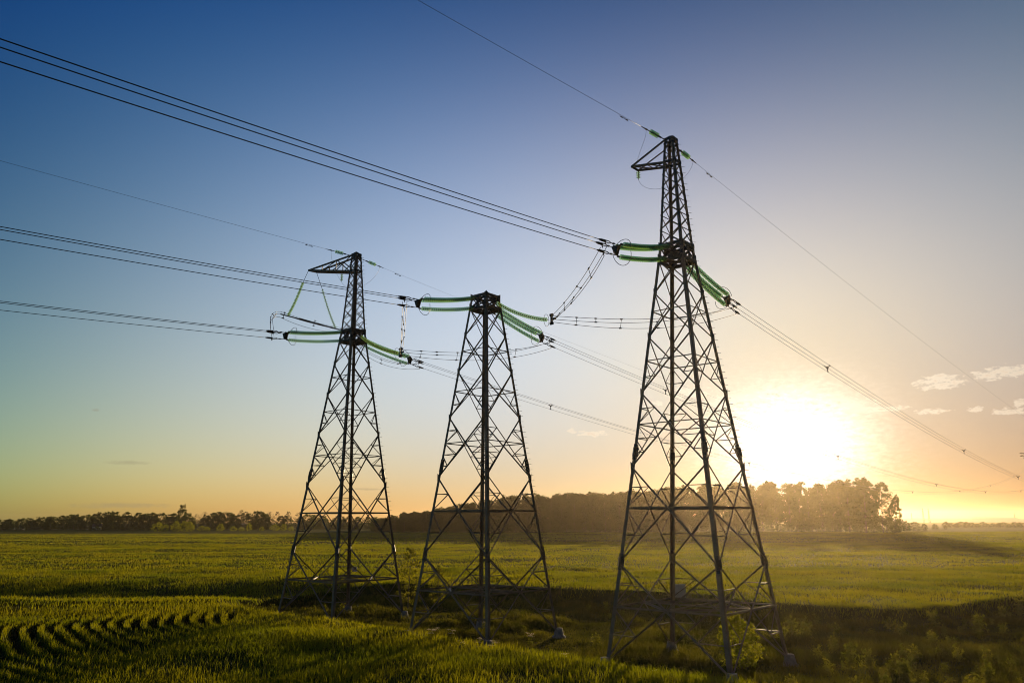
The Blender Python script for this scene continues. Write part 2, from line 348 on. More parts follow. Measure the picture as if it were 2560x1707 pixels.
# ------------------------------------------------------------------ pylons
LV = [0.0, 4.97, 10.05, 14.15, 17.38, 20.02, 22.0]; ZW, ZT, ZTOP = 22.0, 22.9, 29.75
D0, DW, DT = 4.909, 1.096, .417
def diag(z): return D0+(DW-D0)*z/ZW if z <= ZW else DW+(DT-DW)*(z-ZW)/(ZTOP-ZW)
def corner(k, z):
    d = diag(z); a = k*math.pi/2; return Vector((d*math.cos(a), d*math.sin(a), z))
YAW = R_(4.9)
SITES = {'L': (-13.473, 64.514), 'M': (-1.870, 54.265), 'R': (9.759, 43.637)}
def face_n(k): a = (k+.5)*math.pi/2; return Vector((math.cos(a), math.sin(a), 0))
def lattice(k, z0, z1, w, sub, horiz):
    m = MB(); a0, a1, b0, b1 = corner(k, z0), corner(k, z1), corner(k+1, z0), corner(k+1, z1); n = face_n(k)
    w0, w1 = (b0-a0).length, (b1-a1).length; tc = w0/(w0+w1); c = a0.lerp(b1, tc); zc = c.z
    m.angle(a0, b1, w, .012, n); m.angle(b0+n*.03, a1+n*.03, w, .012, -n)
    la, lb = corner(k, zc), corner(k+1, zc)
    if horiz: m.angle(la, lb, w*.85, .01, (0, 0, 1))
    ws = w*.62
    def tri(top, side, cen, parts):
        # redundant members between a leg and the diagonal running from top (on the leg) to cen; side = leg point level with cen
        for i in range(1, parts+1):
            f = i/(parts+1); q = top.lerp(cen, f); l = top.lerp(side, f)
            m.angle(l, q, ws, .009, n)
            l2 = top.lerp(side, min(1, (i+1)/(parts+1))); m.angle(q, l2, ws, .009, -n)
    if sub:
        for up, lo, sd_ in ((a1, a0, la), (b1, b0, lb)):
            if sub[0]: tri(up, sd_, c, sub[0])
            if sub[1]: tri(lo, sd_, c, sub[1])
    return m
def leg_mesh(k, segs, bolts):
    m = MB()
    for z0, z1, w in segs:
        a = k*math.pi/2; m.angle(corner(k, z0), corner(k, z1), w, .02, Vector((math.cos(a+2.356), math.sin(a+2.356), 0)), .04)
    return m
def splice(k, z, w, h):
    m = MB(); p, q = corner(k, z-h), corner(k, z+h); c_ = Vector((math.cos(k*math.pi/2), math.sin(k*math.pi/2), 0))*.09; p -= c_; q -= c_
    m.bar(p.lerp(q, .2), p.lerp(q, .8), w, w, (math.cos(k*math.pi/2), math.sin(k*math.pi/2), 0)); m.bar(p, q, w*.72, w*.72, (math.cos(k*math.pi/2+.785), math.sin(k*math.pi/2+.785), 0)); return m
def make_body(root, peak):
    for k in range(4):
        lg = leg_mesh(k, [(.15, 5.0, .215), (5.0, 10.8, .20), (10.8, ZT, .18)], 0).build('leg', M_STEEL, root)
        splice(k, 5.02, .27, .42).build('splice_plate', M_DARK, lg); splice(k, 10.85, .25, .42).build('splice_plate', M_DARK, lg)
        for z in LV[2:-1]:
            for s_ in (0, -1):
                nd = MB(); n = face_n(k+s_); t = (corner(k+1 if s_ == 0 else k-1, z)-corner(k, z)).normalized(); p = corner(k, z)+n*.02
                up = Vector((0, 0, .26)); nd.plate([p-t*.06-up, p+t*.16-up*.3, p+t*.16+up*.3, p-t*.06+up], .02); nd.build('gusset_plate', M_STEEL, lg)
        if k == 0:
            for i in range(52):
                z = 3.2+i*.37
                if z < ZT: st = MB(); st.tube([corner(k, z), corner(k, z)+Vector((.2, 0, 0))+face_n(k if i % 2 else k-1)*.05], .011, 5); st.build('step_bolt', M_DARK, lg)
        ft = MB(); p = corner(k, 0); ft.lathe((p.x*1.012, p.y*1.012, -.62), (0, 0, 1), [(.48, 0), (.45, .35), (.34, .42), (.24, .85), (.02, .87)], 10)
        ft.build('concrete_footing', M_CONC, root)
        for i in range(6):
            sub = [(1, 1), (1, 1), (1, 2), (0, 1), None, None][i]
            lattice(k, LV[i], LV[i+1], [.082, .076, .072, .07, .067, .064][i], sub, i < 5).build('lattice_panel', M_STEEL, root)
    for z, w in ((2.72, .10), (7.8, .09)):
        m = MB(); mid = [(corner(k, z)+corner(k+1, z))/2 for k in range(4)]
        for k in range(4): m.angle(mid[k], mid[(k+1) % 4], w, .01); m.bar(corner(k, z-.02), corner(k+1, z-.02), w*.5, w*.6)
        m.angle(mid[0], mid[2], w*.8, .01); m.angle(mid[1], mid[3], w*.8, .01)
        m.build('horizontal_frame', M_STEEL, root)
    m = MB()                                                        # the stiff box that takes the wires
    for z, h in ((ZW-.05, .2), (ZT, .17)):
        for k in range(4):
            m.bar(corner(k, z), corner(k+1, z), .16, h)
        m.bar(corner(0, z), corner(2, z), .1, h*.7); m.bar(corner(1, z), corner(3, z), .1, h*.65)
    for k in range(4):
        m.angle(corner(k, ZW), corner(k+1, ZT), .1, .014, face_n(k)); m.angle(corner(k+1, ZW), corner(k, ZT), .1, .014, -face_n(k))
        n = face_n(k)*.03; t = (corner(k+1, ZW)-corner(k, ZW)).normalized()
        for z, s_ in ((ZW, 1), (ZT, -1)):
            a, b = corner(k, z)+n, corner(k+1, z)+n; c = (a+b)/2
            m.plate([a-t*.05-Vector((0, 0, .22*s_)), a+t*.3-Vector((0, 0, .06*s_)), a+t*.28+Vector((0, 0, .2*s_)), a-t*.05+Vector((0, 0, .4*s_))], .02)
            m.plate([b+t*.05-Vector((0, 0, .22*s_)), b-t*.3-Vector((0, 0, .06*s_)), b-t*.28+Vector((0, 0, .2*s_)), b+t*.05+Vector((0, 0, .4*s_))], .02)
            m.plate([c-t*.2, c+t*.2, c+t*.13+Vector((0, 0, .3*s_)), c-t*.13+Vector((0, 0, .3*s_))], .02)
    m.build('wire_attachment_frame', M_DARK, root)
    if not peak:
        m = MB(); top = Vector((0, 0, ZT+.32))
        for k in range(4): m.angle(corner(k, ZT), top, .09, .012, face_n(k)); m.bar(corner(k, ZT+.06), corner(k+1, ZT+.06), .12, .05)
        m.build('cap_frame', M_STEEL, root); return
    zs = [ZT]; n = 8
    for i in range(n): zs.append(zs[-1]+(ZTOP-ZT)*(1.16-.045*i)/sum(1.16-.045*j for j in range(n)))
    for k in range(4):
        lg = leg_mesh(k, [(ZT, ZTOP, .15)], 0).build('peak_leg', M_STEEL, root)
        if k == 0:
            for i in range(18): z = ZT+.3+i*.37; st = MB(); st.tube([corner(0, z), corner(0, z)+Vector((.2, 0, 0))], .011, 5); st.build('step_bolt', M_DARK, lg)
        for i in range(n): lattice(k, zs[i], zs[i+1], .052, None, False).build('lattice_panel', M_STEEL, root)
    zc = 28.25
    for z, h in ((zc, .14), (ZTOP, .16), (ZTOP-.28, .08)):
        m = MB()
        for k in range(4): m.bar(corner(k, z), corner(k+1, z), .07, h)
        m.build('peak_ring', M_DARK, root)
    m = MB()
    for k in range(4):
        m.angle(corner(k, ZTOP), (0, 0, ZTOP+.25), .09, .012, face_n(k))
    m.build('peak_cap', M_DARK, root)
LBL = {'L': 'leftmost and farthest of the three lattice pylons, long side arm on its peak', 'M': 'middle lattice pylon, shorter than its neighbours, flat cut-off top',
       'R': 'rightmost and tallest-looking lattice pylon, short bracket on its peak, sun glare at its foot'}
PY = {}
for key in 'LMR':
    rt = empty('lattice_pylon', (*SITES[key], 0), YAW); tag(rt, LBL[key], 'pylon', 'lattice pylons of the power line'); make_body(rt, key != 'M'); PY[key] = rt
def W2L(key, p):
    p = Vector(p)-Vector((*SITES[key], 0)); return Matrix.Rotation(-YAW, 3, 'Z') @ p
def wcorner(key, k, z): return Vector((*SITES[key], 0)) + Matrix.Rotation(YAW, 3, 'Z') @ corner(k, z)
# side arms on the peaks
def arm(key, tipA, tipB, bays, w):
    m = MB(); zc = 28.25; A, B = W2L(key, tipA), W2L(key, tipB)
    ca, cb = corner(2, zc), corner(1, zc); ta, tb = corner(2, ZTOP-.05), corner(1, ZTOP-.05)
    m.bar(ca, A, w, w*1.2); m.bar(cb, B, w, w*1.2); m.bar(ta, A, w*.9, w*.9); m.bar(A, B, w, w)
    if bays > 2: m.bar(tb, B, w*.9, w*.9)
    else: m.bar(corner(2, 29.0), B, w*.6, w*.6)
    for i in range(1, bays+1):
        f0, f1 = (i-1)/bays, i/bays
        la, lb = ca.lerp(A, f0), cb.lerp(B, f0); l2a, l2b = ca.lerp(A, f1), cb.lerp(B, f1)
        m.angle(la, l2b, w*.55, .008); m.angle(lb, l2a, w*.55, .008)
        if i < bays: m.bar(l2a, l2b, w*.5)
        if bays > 2 and i < bays:
            for c0, t0, T in ((ca, ta, A), (cb, tb, B)):
                p0, p1, u0, u1 = c0.lerp(T, f0), c0.lerp(T, f1), t0.lerp(T, f0), t0.lerp(T, f1)
                m.angle(p1, u1, w*.6, .008); m.angle(p1, u0, w*.7, .008); m.angle(p0, u1, w*.7, .008) if i == 1 else None
            m.angle(t0, u1, .03, .006)
    if bays > 2:
        for c0, t0, T in ((ca, ta, A), (cb, tb, B)): m.angle(c0.lerp(T, (bays-1)/bays), t0.lerp(T, (bays-2)/bays), w*.6, .008)
    m.build('side_arm', M_STEEL, PY[key])
ARM = {'L': (Vector((-17.95, 65.9, 28.8)), Vector((-17.45, 66.7, 28.9))), 'R': (Vector((7.44, 44.5, 28.42)), Vector((7.95, 45.1, 28.45)))}
arm('L', *ARM['L'], 3, .13); arm('R', *ARM['R'], 2, .10)
m = MB(); p = corner(1, 3.1); m.bar(p+Vector((.5, .05, -.35)), p+Vector((.5, .05, .4)), .68, .08, (0, 1, 0)); m.bar(p+Vector((0, 0, 0)), p+Vector((.6, 0, 0)), .05); m.build('warning_plate', M_SIGN, PY['R'])
m = MB(); p = corner(1, 3.2); m.bar(p+Vector((.45, .05, -.2)), p+Vector((.45, .05, .22)), .4, .06, (0, 1, 0)); m.bar(p, p+Vector((.5, 0, 0)), .05); m.build('warning_plate', M_SIGN, PY['L'])

# ------------------------------------------------------------------ insulators, wires and jumpers
LINE = {'A': (R_(220.859), -.09475, 3.896e-4, {'R': 21.57, 'M': 21.71, 'L': 22.0}), 'B': (R_(40.2857), -.104356, 3.272e-4, {'R': 21.62, 'M': 21.71, 'L': 22.06})}
def sdir(side): a = LINE[side][0]; return Vector((math.sin(a), math.cos(a), 0))
def latv(side): d = sdir(side); return Vector((d.y, -d.x, 0))
def cpt(key, side, s, off=(0, 0)):
    az_, a, b, z0 = LINE[side]; d = sdir(side); x, y = SITES[key]
    return Vector((x, y, z0[key]+a*s+b*s*s)) + d*s + latv(side)*off[0] + Vector((0, 0, off[1]))
WB = .42
OFF = [(WB/2, .17), (-WB/2, .17), (0, -.33)]
def qpts(p, q, sag, n): return [p.lerp(q, i/n)-Vector((0, 0, 4*sag*(i/n)*(1-i/n))) for i in range(n+1)]
DISC = [(.045, .0), (.125, .028), (.138, .05), (.125, .062), (.05, .055)]
def string(pts, parent, name='insulator_string', pitch=.2, scale=1.08):
    """glass discs threaded along a polyline; the metal caps are the string's sub-part"""
    P = [Vector(p) for p in pts]; L = [0]
    for a, b in zip(P, P[1:]): L.append(L[-1]+(b-a).length)
    g, c = MB(), MB(); s = .06; i = 0
    while s < L[-1]-.1:
        while i < len(L)-2 and L[i+1] < s: i += 1
        d = (P[i+1]-P[i]).normalized(); o = P[i]+d*(s-L[i])
        g.lathe(o, d, [(r_*scale, z) for r_, z in DISC], 12); c.lathe(o, d, [(.02, -.05), (.045*scale, -.045), (.05*scale, .0), (.02, .03)], 6); s += pitch
    c.tube(P, .016, 5)
    o = g.build(name, M_GLASS, parent, True); c.build('metal_caps', M_DARK, o); return o
NAMEK = {'L': 'leftmost pylon', 'M': 'middle pylon', 'R': 'rightmost pylon'}
def insulator_set(key, side):
    d, n = sdir(side), latv(side); x, y = SITES[key]
    root = empty('tension_insulator_set', Vector((x, y, 22.4))+d*.7)
    tag(root, 'triple green glass insulator set reaching %s from the waist of the %s' % ('left' if side == 'A' else 'right', NAMEK[key]), 'insulator', 'tension insulator sets of the pylons')
    root_inv = Vector(root.location)
    def loc(p): return Vector(p)-root_inv
    se = 6.25
    for i, (ol, oz) in enumerate(OFF):
        zt = (22.72 if i < 2 else 21.98) if side == 'A' else (22.4 if i < 2 else 21.95)
        st = Vector((x, y, zt))+d*(.55)+n*ol; s0 = st+(cpt(key, side, se, (ol*1.1, oz*1.25+.06))-st)*.13
        e = cpt(key, side, se, (ol*1.1, oz*1.25+.06)); m = MB(); m.tube([loc(st), loc(s0)], .03, 6); m.bar(loc(st.lerp(s0, .45)), loc(st.lerp(s0, .75)), .09, .07)
        m.build('end_link', M_DARK, root)
        string([loc(p) for p in qpts(s0, e, .10, 10)], root)
    c = [loc(cpt(key, side, se+.12, (ol*1.1, oz*1.25+.06))) for ol, oz in OFF]; cf = [loc(cpt(key, side, se+.42, o)) for o in OFF]
    m = MB(); m.prism([c[0], c[1], c[2]], [cf[0], cf[1], cf[2]])
    for p in c: m.bar(p-d*.12, p+d*.05, .08)
    m.build('yoke_plate', M_DARK, root)
    for sg in (1, -1):                                              # open grading rings above and below
        m = MB(); cc = loc(cpt(key, side, se-.25, (0, 0))); pts = []
        for k in range(17):
            a = math.pi*(.02+.96*k/16); r = .66
            pts.append(cc + n*(math.cos(a)*r*.85) + Vector((0, 0, sg*(.06+math.sin(a)*r))) + d*(-.25*math.sin(a)))
        m.tube(pts, .017, 5); m.tube([pts[0], cf[0].lerp(cf[1], .5)], .012, 4); m.build('grading_ring', M_DARK, root)
    for i, o in enumerate(OFF):                                     # links and dead-end clamps
        m = MB(); st = .22 if i == 0 else (0 if i == 2 else -.12)
        P = lambda s, dz=0: loc(cpt(key, side, s-st*(.4 if s < 7.2 else 1), (o[0], o[1]+dz)))
        m.tube([cf[i], P(7.25)], .022, 5); m.bar(P(6.95), P(7.1), .09, .07)
        m.tube([P(7.2), P(7.35, .055), P(7.75, .055), P(7.95, .02)], .026, 5); m.tube([P(7.2), P(7.35, -.055), P(7.75, -.055), P(7.95, -.02)], .026, 5)
        m.tube([P(7.65), P(7.8), P(8.05), P(8.28)], [.03, .075, .07, .035], 8); m.tube([P(7.75), P(7.7, -.2)], .03, 5)
        m.build('tension_clamp', M_DARK, root)
    return root
for side in 'AB':
    for key in 'LMR': insulator_set(key, side)

def wire(name, pts, r, label, cat='wire', group=None, mat=None, n=5):
    m = MB(); m.tube(pts, r, n); return tag(m.build(name, mat or M_WIRE, None, True), label, cat, group)
WORD = ['near upper one', 'far upper one', 'lower one']
for key in 'RML':
    for side, smax, txt in (('A', 150, 'running left from the %s'), ('B', 385, 'running right from the %s')):
        for i, o in enumerate(OFF):
            st = .22 if i == 0 else (0 if i == 2 else -.12)
            ss_ = np.concatenate([np.linspace(8.2-st, 60, 40), np.linspace(63, smax, 50)])
            j = {'A': (1, 0, 2), 'B': (0, 1, 2)}[side][i]
            wire('conductor', [cpt(key, side, s, o) for s in ss_], .019 if side == 'A' else .014, ('%s of three dark wires ' % WORD[j]) + txt % NAMEK[key], 'wire', 'conductors of the power line')
# wire spacers
def spacer(p, d, n, label, sc=1.0):
    d0 = d.normalized(); o = [p+n*a+Vector((0, 0, b)) for a, b in OFF]; root = empty('wire_spacer', p); tag(root, label, 'spacer', 'three-armed spacers on the outgoing wires')
    m = MB(); c = Vector((0, 0, .02))
    m.lathe(c-d0*.05, d0, [(.0, 0), (.09, 0), (.09, .1), (0, .1)], 8); m.build('hub', M_DARK, root)
    for q in o:
        e = q-p; m = MB(); m.tube([c, c.lerp(e, .5), e], [.05, .035, .04], 6); m.tube([e-d0*.1, e+d0*.1], .045, 6); m.build('arm', M_DARK, root)
SPC = {'R': [24.8, 74.3, 115, 176, 232], 'M': [25.7, 73.9, 130, 179, 233, 288], 'L': [27.5, 79, 128, 176, 231, 282, 336]}
ORD = ['first', 'second', 'third', 'fourth', 'fifth', 'sixth', 'seventh']
for key in 'RML':
    for i, s in enumerate(SPC[key]):
        p = cpt(key, 'B', s); spacer(p, cpt(key, 'B', s+1)-p, latv('B'), '%s three-armed spacer along the wires right of the %s' % (ORD[i], NAMEK[key]))
# jumpers
def bez(a, b, c, e, n=24):
    out = []
    for i in range(n+1):
        t = i/n; out.append(a*(1-t)**3+b*3*t*(1-t)**2+c*3*t*t*(1-t)+e*t**3)
    return out
def jumper(label, curves, spacers):
    root = empty('jumper', curves[0][0]); tag(root, label, 'jumper', 'jumper bundles round the pylons'); o = Vector(root.location)
    for cv_ in curves:
        m = MB(); m.tube([p-o for p in cv_], .016, 5); m.build('wire', M_WIRE, root, True)
    for i, j, f in spacers:
        p, q = curves[i][int(f*(len(curves[i])-1))]-o, curves[j][int(f*(len(curves[j])-1))]-o
        m = MB(); m.tube([p, q], .017, 5); dd = (curves[i][int(f*(len(curves[i])-1))]-curves[i][max(0, int(f*(len(curves[i])-1))-1)]).normalized()*.09
        for e in (p, q): m.tube([e-dd, e+dd], [.05, .035], 6)
        m.build('spacer_bar', M_DARK, root)
JR, JM = Vector((2.66, 50.0, 20.15)), Vector((-8.75, 60.2, 20.12))
JO = [Vector((0, 0, .22)), Vector((.12, .1, .02)), Vector((-.05, -.05, -.2))]
for key, J, held, lb in (('R', JR, 'M', 'rightmost pylon, held by a single glass string'), ('M', JM, 'L', 'middle pylon, held by a single glass string')):
    A_ = [cpt(key, 'A', 7.65, (o[0], o[1]-.2)) for o in OFF]; B_ = [cpt(key, 'B', 7.65, (o[0], o[1]-.2)) for o in OFF]
    dz = Vector((0, 0, 1)); cA, cB = [], []
    for i in range(3):
        a, j, b = A_[i], J+JO[i], B_[i]
        cA.append(bez(a, a.lerp(j, .3)-dz*(.55+.1*i), a.lerp(j, .75)-dz*.35, j))
        cB.append(bez(j, j.lerp(b, .25)-dz*(.35+.1*i), j.lerp(b, .65)-dz*(1.05+.12*i), b, 36))
    jumper('left half of the jumper of the '+lb, cA, [(0, 1, .42), (1, 2, .58), (0, 2, .68), (0, 2, .22), (1, 2, .85)])
    jumper('right half of the jumper of the '+lb, cB, [(0, 2, .17), (0, 1, .30), (0, 2, .44), (1, 2, .62), (0, 2, .8)])
    # the single string that holds the jumper out, with its clamp
    x, y = SITES[held]; dr = (Vector((J.x, J.y, 0))-Vector((x, y, 0))).normalized(); st = Vector((x, y, 22.45))+dr*.75; e = J-dr*.25
    root = empty('jumper_insulator', st); tag(root, 'single green glass string from the %s holding the jumper of the %s' % (NAMEK[held], NAMEK[key]), 'insulator', 'jumper insulators')
    s0 = st.lerp(e, .07); m = MB(); m.tube([Vector(), s0-st], .022, 5); m.build('end_link', M_DARK, root)
    string([p-st for p in bez(s0, s0.lerp(e, .3)-dz*.38, s0.lerp(e, .68)-dz*.35, e, 14)], root)
    m = MB(); c = J-st
    m.bar(c-Vector((0, 0, .32)), c+Vector((0, 0, .32)), .14, .1, tuple(dr)); m.lathe(c+Vector((0, 0, .28))-dr*.1, dr, [(0, 0), (.11, 0), (.11, .2), (0, .2)], 8); m.lathe(c-Vector((0, 0, .28))-dr*.1, dr, [(0, 0), (.11, 0), (.11, .2), (0, .2)], 8)
    m.bar(c, c+dr*.35, .12, .12); m.build('jumper_clamp', M_DARK, root)
    m = MB(); sd2 = Vector((-dr.y, dr.x, 0)); m.tube([c-dr*.45+sd2*(math.cos(a)*.26)+Vector((0, 0, math.sin(a)*.42)) for a in np.linspace(0, 2*math.pi, 18)], .014, 5); m.build('grading_ring', M_DARK, root)
# leftmost pylon: jumper carried round the outside on a bar hung from the side arm
tA, tB = ARM['L']; bL, bR = Vector((-19.35, 63.25, 24.1)), Vector((-15.75, 69.4, 24.25))
root = empty('jumper_bar', bL.lerp(bR, .5)); tag(root, 'dark jumper bar hung in two glass strings below the side arm of the leftmost pylon', 'jumper bar'); o = Vector(root.location); dB = (bR-bL).normalized()
m = MB(); m.tube([bL-o, bL.lerp(bR, .3)-o], .055, 8); m.tube([bL.lerp(bR, .3)-o, bL.lerp(bR, .45)-o], .085, 8); m.tube([bL.lerp(bR, .45)-o, bR-o], .06, 8)
for f in (.45, .63, .86): p = bL.lerp(bR, f)-o; m.tube([p-dB*.1, p+dB*.1], .09, 8)
m.build('bar', M_DARK, root)
for f in (.05, .55):
    for sg, hh in ((1, .2), (-1, .24)):
        m = MB(); p = bL.lerp(bR, f)-o; m.tube([p, p+Vector((0, 0, sg*hh))+latv('B')*.1*sg], .025, 5); m.tube([p+Vector((0, 0, sg*hh))+latv('B')*.1*sg-dB*.1, p+Vector((0, 0, sg*hh))+latv('B')*.1*sg+dB*.1], .035, 5); m.build('wire_bracket', M_DARK, root)
for nm, t_, f, side_ in (('left', tA, .11, 'left'), ('right', tB, .93, 'right')):
    e = bL.lerp(bR, f); root = empty('hanging_insulator', t_); tag(root, '%s of the two slanting glass strings under the side arm of the leftmost pylon' % side_, 'insulator', 'strings hanging from the side arm')
    mid = t_.lerp(e, .27 if nm == 'left' else .3); m = MB(); m.tube([Vector(), mid-t_], .02, 5); m.build('hanger_rod', M_DARK, root)
    bow = Vector((0, 0, -.28)); string([p-t_ for p in bez(mid, mid.lerp(e, .33)+bow, mid.lerp(e, .66)+bow, e, 10)], root, pitch=.16, scale=.95)
A_ = [cpt('L', 'A', 7.65, (o_[0], o_[1]-.15)) for o_ in OFF]; B_ = [cpt('L', 'B', 7.65, (o_[0], o_[1]-.2)) for o_ in OFF]; cv_ = []
BO = [Vector((0, 0, .2)), Vector((.1, -.05, .0)), Vector((-.1, .05, -.24))]
for i in range(3):
    a, b = A_[i], B_[i]; l, r = bL+BO[i], bR+BO[i]; dz = Vector((0, 0, 1))
    cv_.append(bez(a, a+dz*1.1-sdir('B')*.3, l-sdir('B')*1.1-dz*.1, l, 14)[:-1]+qpts(l, r, .12 if i != 2 else .3, 16)[:-1]+bez(r, r+sdir('B')*.9-dz*.35, b.lerp(r, .55)-dz*2.3-sdir('B')*.3, b, 26))
jumper('jumper bundle led outside the leftmost pylon over the hanging bar', cv_, [(0, 2, .13), (0, 1, .17), (1, 2, .2), (0, 2, .72), (1, 2, .86), (0, 1, .93)])

# earth wires on the two peaks
EA, EB = (R_(225.944), -.00216, 2.277e-4), (R_(42.93), -.0982, 1.872e-4)
def ept(key, e, s): x, y = SITES[key]; return Vector((x+math.sin(e[0])*s, y+math.cos(e[0])*s, 29.55+e[1]*s+e[2]*s*s))
for key in 'RL':
    for e, smax, txt in ((EA, 160, 'left towards the camera'), (EB, 390, 'away to the right')):
        d = (ept(key, e, 2)-ept(key, e, 1)).normalized(); p0 = ept(key, e, .35); root = empty('earth_wire_insulator', p0)
        tag(root, 'small green glass insulator on the peak of the %s, on its %s side' % (NAMEK[key], txt.split()[0] if e is EA else 'right'), 'insulator', 'earth wire insulators')
        m = MB(); m.tube([Vector(), d*.95], .03, 6); m.bar(d*.7, d*.9, .08); m.build('end_link', M_DARK, root)
        string([d*.95, d*1.75], root, pitch=.155, scale=1.15)
        m = MB(); m.tube([d*1.7, d*2.6], .03, 6); m.tube([d*2.1, d*2.25], .055, 6); m.build('tension_clamp', M_DARK, root)
        w_ = wire('earth_wire', [ept(key, e, s) for s in np.concatenate([np.linspace(2.9, 50, 30), np.linspace(55, smax, 40)])], .010 if e is EA else .007, 'single thin earth wire running %s from the peak of the %s' % ('left' if e is EA else 'right', NAMEK[key]), 'wire', 'earth wires')
        q = ept(key, e, 4.6); m = MB(); hz = Vector((0, 0, -.1)); m.tube([q, q+hz], .02, 5); m.tube([q+hz-d*.25, q+hz+d*.25], .012, 5)
        for sg in (-1, 1): m.tube([q+hz+d*(.16*sg), q+hz+d*(.32*sg)], .04, 6)
        m.build('vibration_damper', M_DARK, w_)
    hold = ARM[key][1] if key == 'R' else Vector((-14.75, 64.9, 28.2)); h2 = hold-Vector((0, 0, .12))
    root = empty('earth_jumper_insulator', hold); tag(root, 'tiny yellow-green insulator hanging under the side arm of the %s' % NAMEK[key], 'insulator', 'earth jumper insulators')
    string([Vector((0, 0, -.06)), Vector((0, 0, -.62 if key == 'R' else -.75))], root, pitch=.155, scale=.95); m = MB(); m.tube([Vector((0, 0, .05)), Vector((0, 0, -.1))], .02, 5); m.build('end_link', M_DARK, root)
    b_ = hold-Vector((0, 0, .66 if key == 'R' else .8)); a_, c_ = ept(key, EA, 2.5), ept(key, EB, 2.6); dz = Vector((0, 0, 1))
    wire('earth_jumper', bez(a_, a_-dz*.9, b_+dz*.9-sdir('B')*.9, b_, 16)[:-1]+bez(b_, b_-dz*1.0+sdir('B')*.8, c_-dz*1.9-sdir('B')*.6, c_, 24), .008, 'thin loop of earth wire slung past the peak of the %s' % NAMEK[key], 'wire', 'earth wire loops')

# ------------------------------------------------------------------ trees and plants
def leaf_quads(cen, size, r2):
    n = len(cen); a = r2.normal(size=(n, 3)); a /= np.linalg.norm(a, axis=1)[:, None]; b = r2.normal(size=(n, 3)); b -= a*(a*b).sum(1)[:, None]; b /= np.linalg.norm(b, axis=1)[:, None]
    s = (size*(.5+.9*r2.random(n)))[:, None]
    return np.stack([cen-a*s*.5, cen+b*s*.28, cen+a*s*.5, cen-b*s*.28], 1).reshape(-1, 3), np.arange(4*n).reshape(n, 4)
def tree_proto(seed, h=20., width=9., base=.22, leaf=.62, nleaf=2600, nclump=46, squash=1.0, top=.55, trunk=.22, gaps=.5, full=0.):
    """tapered trunk with limbs, and a crown of leaf clumps at the limb ends; returns (trunk mesh, crown mesh), foot at 0"""
    r2 = np.random.default_rng(seed); m = MB(); pts = [Vector((0, 0, -.4))]; 
    for i in range(1, 7): t = i/6; pts.append(Vector((math.sin(seed+2.1*t)*.03*h*t, math.cos(seed*1.7+2.5*t)*.03*h*t, h*.93*t)))
    m.tube(pts, [trunk*(1-.9*i/6) for i in range(7)], 7); cl = []
    for k in range(nclump):
        t = base+(1-base)*(k+.5)/nclump*.98; z = h*t; f = (t-base)/(1-base)
        prof = (math.sin(math.pi*min(1, f**.75*.93+.06)))**.7*(1 if f < top else 1)
        prof = max(prof, full*(1-f)**.3)
        rad = width/2*prof*(gaps+(1-gaps)*r2.random()**.5); an = 2.399*k+r2.random()*.9; i = min(5, int(t/.93*6) if t < .93 else 5)
        o = pts[i].lerp(pts[i+1], min(1, max(0, t/.93*6-i))); z0 = max(h*base*.8, z-rad*.55)
        j = min(5, int(min(.999, z0/(h*.93))*6)); s0 = pts[j].lerp(pts[j+1], min(1, z0/(h*.93)*6-j))
        c = Vector((o.x+math.cos(an)*rad, o.y+math.sin(an)*rad, z+r2.normal()*.02*h)); cl.append((c, (.11+.08*r2.random())*width*(.65+.5*prof)))
        if rad > .1*width: m.tube([s0, s0.lerp(c, .55)+Vector((0, 0, .02*h)), c], [trunk*.28*(1-t*.6), trunk*.16*(1-t*.6), trunk*.05], 5)
    per = max(4, nleaf//nclump); cs, sz = [], []
    for c, rr in cl:
        d = r2.normal(size=(per, 3)); d /= np.linalg.norm(d, axis=1)[:, None]; q = d*(r2.random((per, 1))**.45)*rr; q[:, 2] *= .75*squash
        cs.append(np.array(c)+q); sz.append(np.full(per, leaf))
    V, F = leaf_quads(np.concatenate(cs), np.concatenate(sz), r2)
    return m, V, F
PROTO = {}
def proto(kind, i, mat, **kw):
    m, V, F = tree_proto(31*i+len(kind), **kw); me = bpy.data.meshes.new('trunk'); me.from_pydata(m.v, [], m.f); me.update(); me.materials.append(M_BARK)
    PROTO.setdefault(kind, []).append((me, mesh_np('crown', V, F, mat), kw.get('h', 20.)))
for i in range(5): proto('wood', i, M_LEAF, h=22., width=[11, 13, 10, 12, 9.5][i], base=[.05, .08, .04, .1, .06][i], nleaf=4200, leaf=.75, nclump=60, gaps=.25, full=.85)
for i in range(5): proto('open', i, M_LEAF, h=22., width=[9, 10, 8, 11, 8.5][i], base=[.12, .2, .1, .16, .24][i], nleaf=3800, leaf=.72, nclump=60, gaps=.28, full=.7)
for i in range(4): proto('far', i, M_LEAF, h=12., width=[10, 12, 9, 13][i], base=.03, nleaf=1500, leaf=.8, nclump=34, trunk=.16, full=.85, gaps=.3)
for i in range(3): proto('bare', i, M_BARE, h=12., width=[7, 8, 6][i], base=.1, nleaf=700, leaf=.5, nclump=30, trunk=.13)
for i in range(3): proto('shrub', i, M_BUSH, h=3., width=[3.2, 3.8, 2.8][i], base=.02, nleaf=900, leaf=.26, nclump=26, trunk=.05)
proto('sapling', 1, M_WEED, h=5.2, width=1.7, base=.10, nleaf=1500, leaf=.15, nclump=40, trunk=.045)
proto('sapling', 2, M_WEED, h=3.4, width=1.5, base=.10, nleaf=900, leaf=.15, nclump=30, trunk=.035)
proto('bush', 1, M_BUSH, h=2.6, width=2.5, base=.03, nleaf=2600, leaf=.17, nclump=44, trunk=.05)
